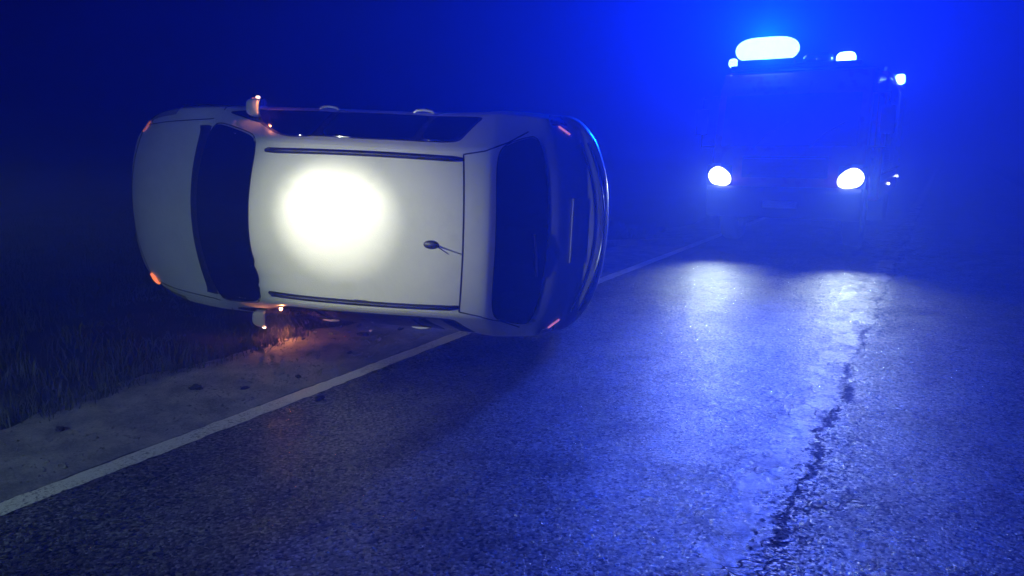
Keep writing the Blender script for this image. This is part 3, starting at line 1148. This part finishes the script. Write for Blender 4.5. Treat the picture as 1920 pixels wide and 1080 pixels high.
# chassis and wheels
T_('chassis', box((0, 4.3, .66), (.95, 8.0, .24), .03), 'dark')
def truck_wheel(x, y, w):
    e = empty('wheel', (x, y, .50))
    e.parent = truck
    h = w / 2
    T_('tyre', lathe([(.29, -h * .9), (.42, -h), (.485, -h * .85), (.50, -h * .5), (.50, h * .5), (.485, h * .85), (.42, h), (.29, h * .9)], 'y', 40, True), 'rubber', e)
    T_('rim', lathe([(.29, h * .85), (.27, h * .5), (.20, h * .35), (.12, h * .7), (.0, h * .75)], 'y', 32), 'alu', e)
    e.rotation_euler = (0, 0, R(-90) if x > 0 else R(90))
for y, w in ((1.02, .30), (6.0, .52)):
    for x in (-.98, .98):
        truck_wheel(x * (1.0 if w < .4 else .90), y, w)
# side marker lamps, warning lamp at the rear top, amber repeater
M['marker_on'] = glow('lit_side_marker', (0.85, 0.92, 1.0), 6.0)
M['pink_on'] = glow('lit_amber_repeater', (1.0, 0.32, 0.22), 2.2)
for y, z in ((5.32, .85), (8.22, .92)):
    T_('side_marker', box((1.19, y, z), (.05, .10, .05), .015), 'marker_on', bodyt)
T_('repeater_lamp', box((1.18, 3.12, 2.10), (.05, .05, .26), .015), 'pink_on', bodyt)
T_('rear_beacon', capsule(1.17, .10, .09, .11, 6.34, 3.07), 'beacon_small', bodyt)
add_light('rear_beacon_light', 'POINT', rw(TS, TT) + RN * 1.17 + RD * 6.34 + Vector((0, 0, 3.07)), BEACON_W * .008, (.10, .2, 1.0), .05)

# ------------------------------------------------------------------ kerb of the field entrance
def kerb():
    a, b = rw(-5.35, 10.75), rw(-3.74, 12.22)
    d = (b - a)
    ln = d.length
    ko = empty('entrance_kerb', a.lerp(b, .5), (0, 0, math.atan2(d.y, d.x)))
    n = 3
    for i in range(n):
        x = -ln / 2 + ln * (i + .5) / n
        mesh_obj('kerb_stone', box((x, 0, .02), (ln / n - .012, .12, .16), .012), 'concrete', ko)
    tag(ko, 'low pale concrete kerb meeting the road edge line beside the fire engine', 'kerb')
kerb()

# ------------------------------------------------------------------ verge: clods, grit, grass
def clod(s, t, r, label):
    bm = bmesh.new()
    bmesh.ops.create_icosphere(bm, subdivisions=3, radius=r)
    ph = random.random() * 9
    for v in bm.verts:
        c = v.co / r
        k = 1 + .28 * math.sin(c.x * 3 + ph) * math.cos(c.y * 4 + ph * .7) + .16 * math.sin(c.z * 7 + c.x * 6 + ph) + .12 * (random.random() - .5)
        v.co = Vector((v.co.x * 1.4 * k, v.co.y * k, v.co.z * .62 * k))
    z = float(shoulder_h(np.array(s), np.array(t)))
    o = mesh_obj('earth_clod', bm, 'clod', None, 60)
    o.location = rw(s, t, z + r * .25)
    o.rotation_euler = (0, 0, random.random() * 6)
    tag(o, label, 'clod', 'earth clods thrown on the gravel shoulder')
CL = 'small dark clod of earth lying on the pale gravel shoulder'
for s, t, r in ((-4.25, 4.75, .035), (-4.12, 5.1, .022), (-4.22, 3.05, .030), (-3.98, 3.25, .020), (-3.86, 3.62, .018), (-4.30, 2.2, .022), (-3.95, 4.25, .02), (-4.05, 1.5, .018)):
    clod(s, t, r, CL)
def crumb(s, t, r):
    bm = bmesh.new()
    bmesh.ops.create_icosphere(bm, subdivisions=2, radius=r)
    for v in bm.verts:
        v.co *= 1 + .5 * (random.random() - .5)
        v.co.z *= .55
    o = mesh_obj('asphalt_crumb', bm, 'clod', None, 60)
    o.location = rw(s, t, r * .3)
    o.rotation_euler = (0, 0, random.random() * 6)
    tag(o, 'dark crumb of soil lying on the asphalt beside the white edge line', 'soil crumb', 'soil crumbs beside the edge line')
for s, t, r in ((-3.43, 4.05, .022), (-3.38, 3.35, .028), (-3.36, 3.30, .018)):
    crumb(s, t, r)

def grit():
    V, F = [], []
    base = np.array([(1, 0, 0), (-1, 0, 0), (0, 1, 0), (0, -1, 0), (0, 0, 1), (0, 0, -1)], float)
    fc = [(0, 2, 4), (2, 1, 4), (1, 3, 4), (3, 0, 4), (2, 0, 5), (1, 2, 5), (3, 1, 5), (0, 3, 5)]
    for i in range(5200):
        t = rng.uniform(0.5, 12)
        s = -3.72 - abs(rng.normal(0, .42)) - .03
        if s < -5.0: continue
        r = rng.uniform(.003, .009) * (1.7 if rng.random() < .05 else 1)
        z = float(shoulder_h(s, t)) if s > -4.6 else float(ground_h(s, t))
        p = base * r * rng.uniform(.6, 1.3, (6, 1)) * np.array([1, 1, .7])
        a = rng.uniform(0, 6.28)
        q = p.copy()
        q[:, 0] = p[:, 0] * math.cos(a) - p[:, 1] * math.sin(a)
        q[:, 1] = p[:, 0] * math.sin(a) + p[:, 1] * math.cos(a)
        o = len(V)
        V += (q + np.array([s, t, z + r * .3])).tolist()
        F += [tuple(x + o for x in f) for f in fc]
    o = raw_obj('loose_grit', V, F, 'stone', flat=True)
    o.rotation_euler = (0, 0, ROAD_YAW)
    tag(o, 'loose pale grit scattered over the gravel shoulder', 'grit', kind='stuff')
grit()

CAR_INV = car.matrix_world.inverted()
def grass(name, label, pts, hlo, hhi):
    V, F = [], []
    for s, t, k in pts:
        z = float(ground_h(s, t)) - .005
        hgt = rng.uniform(hlo, hhi) * k
        w = rng.uniform(.0025, .005)
        a = rng.uniform(0, 6.28)
        lean = rng.uniform(.1, .75) * hgt
        ca, sa = math.cos(a), math.sin(a)
        b = rng.uniform(0, 6.28)
        cb, sb = math.cos(b) * lean, math.sin(b) * lean
        o = len(V)
        V += [(s - ca * w, t - sa * w, z), (s + ca * w, t + sa * w, z),
              (s + cb * .35 - ca * w * .8, t + sb * .35 - sa * w * .8, z + hgt * .6), (s + cb * .35 + ca * w * .8, t + sb * .35 + sa * w * .8, z + hgt * .6),
              (s + cb, t + sb, z + hgt * .92)]
        F += [(o, o + 1, o + 3, o + 2), (o + 2, o + 3, o + 4)]
    o = raw_obj(name, V, F, 'grass', flat=True)
    o.rotation_euler = (0, 0, ROAD_YAW)
    tag(o, label, 'grass', kind='stuff')
def scatter(n, s0, s1, t0, t1, power=1.0):
    out = []
    cl = rng.uniform(0, 1, (n // 14, 2))
    for i in range(n):
        c = cl[rng.integers(len(cl))]
        s = s0 + (s1 - s0) * c[0] ** power + rng.normal(0, .05)
        t = t0 + (t1 - t0) * c[1] + rng.normal(0, .05)
        q = CAR_INV @ (rw(s, t, .15))
        inside = -2.3 < q.x < 2.2 and .1 < q.z < 1.6
        if s0 < s1 and s < s0: continue
        if s0 > s1 and s > s0: continue
        out.append((s, t, .35 if inside else 1.0))
    return out
tufts = [(rng.normal(a, .07), rng.normal(b, .09), rng.uniform(.5, 1.0)) for a, b in ((-4.72, 4.05), (-4.74, 4.25), (-4.70, 4.42), (-4.80, 3.85), (-4.62, 2.3), (-4.66, 1.75), (-4.66, 3.2)) for _ in range(170)]
grass('verge_grass', 'rough dark grass on the bank beyond the gravel shoulder', scatter(52000, -4.55, -13, -1, 14, 1.6) + tufts, .05, .17)
def shard(s, t, r, mat, label):
    bm = bmesh.new()
    n = random.randint(4, 6)
    ring = [(r * random.uniform(.5, 1.2) * math.cos(6.283 * k / n), r * random.uniform(.5, 1.2) * math.sin(6.283 * k / n)) for k in range(n)]
    lo = [bm.verts.new((x, y, 0)) for x, y in ring]
    hi = [bm.verts.new((x, y, .004 + .25 * (x + r))) for x, y in ring]
    bm.faces.new(lo[::-1]); bm.faces.new(hi)
    for k in range(n):
        bm.faces.new((lo[k], lo[(k + 1) % n], hi[(k + 1) % n], hi[k]))
    o = mesh_obj('plastic_shard', bm, mat, None, 20)
    o.location = rw(s, t, max(float(shoulder_h(np.array(s), np.array(t))), float(ground_h(s, t))) + .002)
    o.rotation_euler = (random.uniform(-.3, .3), random.uniform(-.3, .3), random.random() * 6)
    tag(o, label, 'shard', 'broken mirror pieces by the car')
for s_, t_, r_, m_ in ((-4.66, 4.25, .030, 'fire_white'), (-4.72, 4.48, .022, 'mirror'), (-4.62, 4.55, .026, 'fire_white'), (-4.55, 4.35, .018, 'plastic'), (-4.50, 4.62, .020, 'fire_white'), (-4.40, 4.75, .016, 'mirror'), (-4.36, 4.5, .022, 'plastic'), (-4.58, 4.12, .018, 'plastic'), (-4.28, 4.9, .024, 'fire_white'), (-4.48, 4.95, .030, 'plastic'), (-4.60, 4.85, .026, 'mirror'), (-4.34, 4.62, .012, 'amber_dull')):
    shard(s_, t_, r_, m_, {'fire_white': 'small white painted shard', 'mirror': 'small silvery splinter of mirror glass', 'plastic': 'small black plastic shard', 'amber_dull': 'tiny amber lens shard'}[m_] + ' on the verge under the door mirror')
grass('far_verge_grass', 'dark grass along the far right side of the road', scatter(12000, 3.1, 9, 3, 30, 1.5), .06, .22)

# ------------------------------------------------------------------ blue lens glare built as thin mist over the whole place
def glare_haze():
    bm = box((0, 60, 5.0), (700, 700, 14.0))
    m = bpy.data.materials.new('blue_glare_haze')
    m.use_nodes = True
    nt = m.node_tree
    nt.nodes.clear()
    out = N(nt, 'ShaderNodeOutputMaterial')
    pv = N(nt, 'ShaderNodeVolumePrincipled')
    pv.inputs['Color'].default_value = (.20, .34, 1.0, 1)  # blue tint put in so the volume imitates lens glare
    pv.inputs['Density'].default_value = GLARE_DENSITY
    pv.inputs['Anisotropy'].default_value = GLARE_G
    L(nt, pv.outputs[0], out.inputs['Volume'])
    o = mesh_obj('glare_haze', bm, m, None, 10)
    tag(o, 'thin blue mist standing in for lens glare round the beacon', 'glare_haze', kind='stuff')
glare_haze()
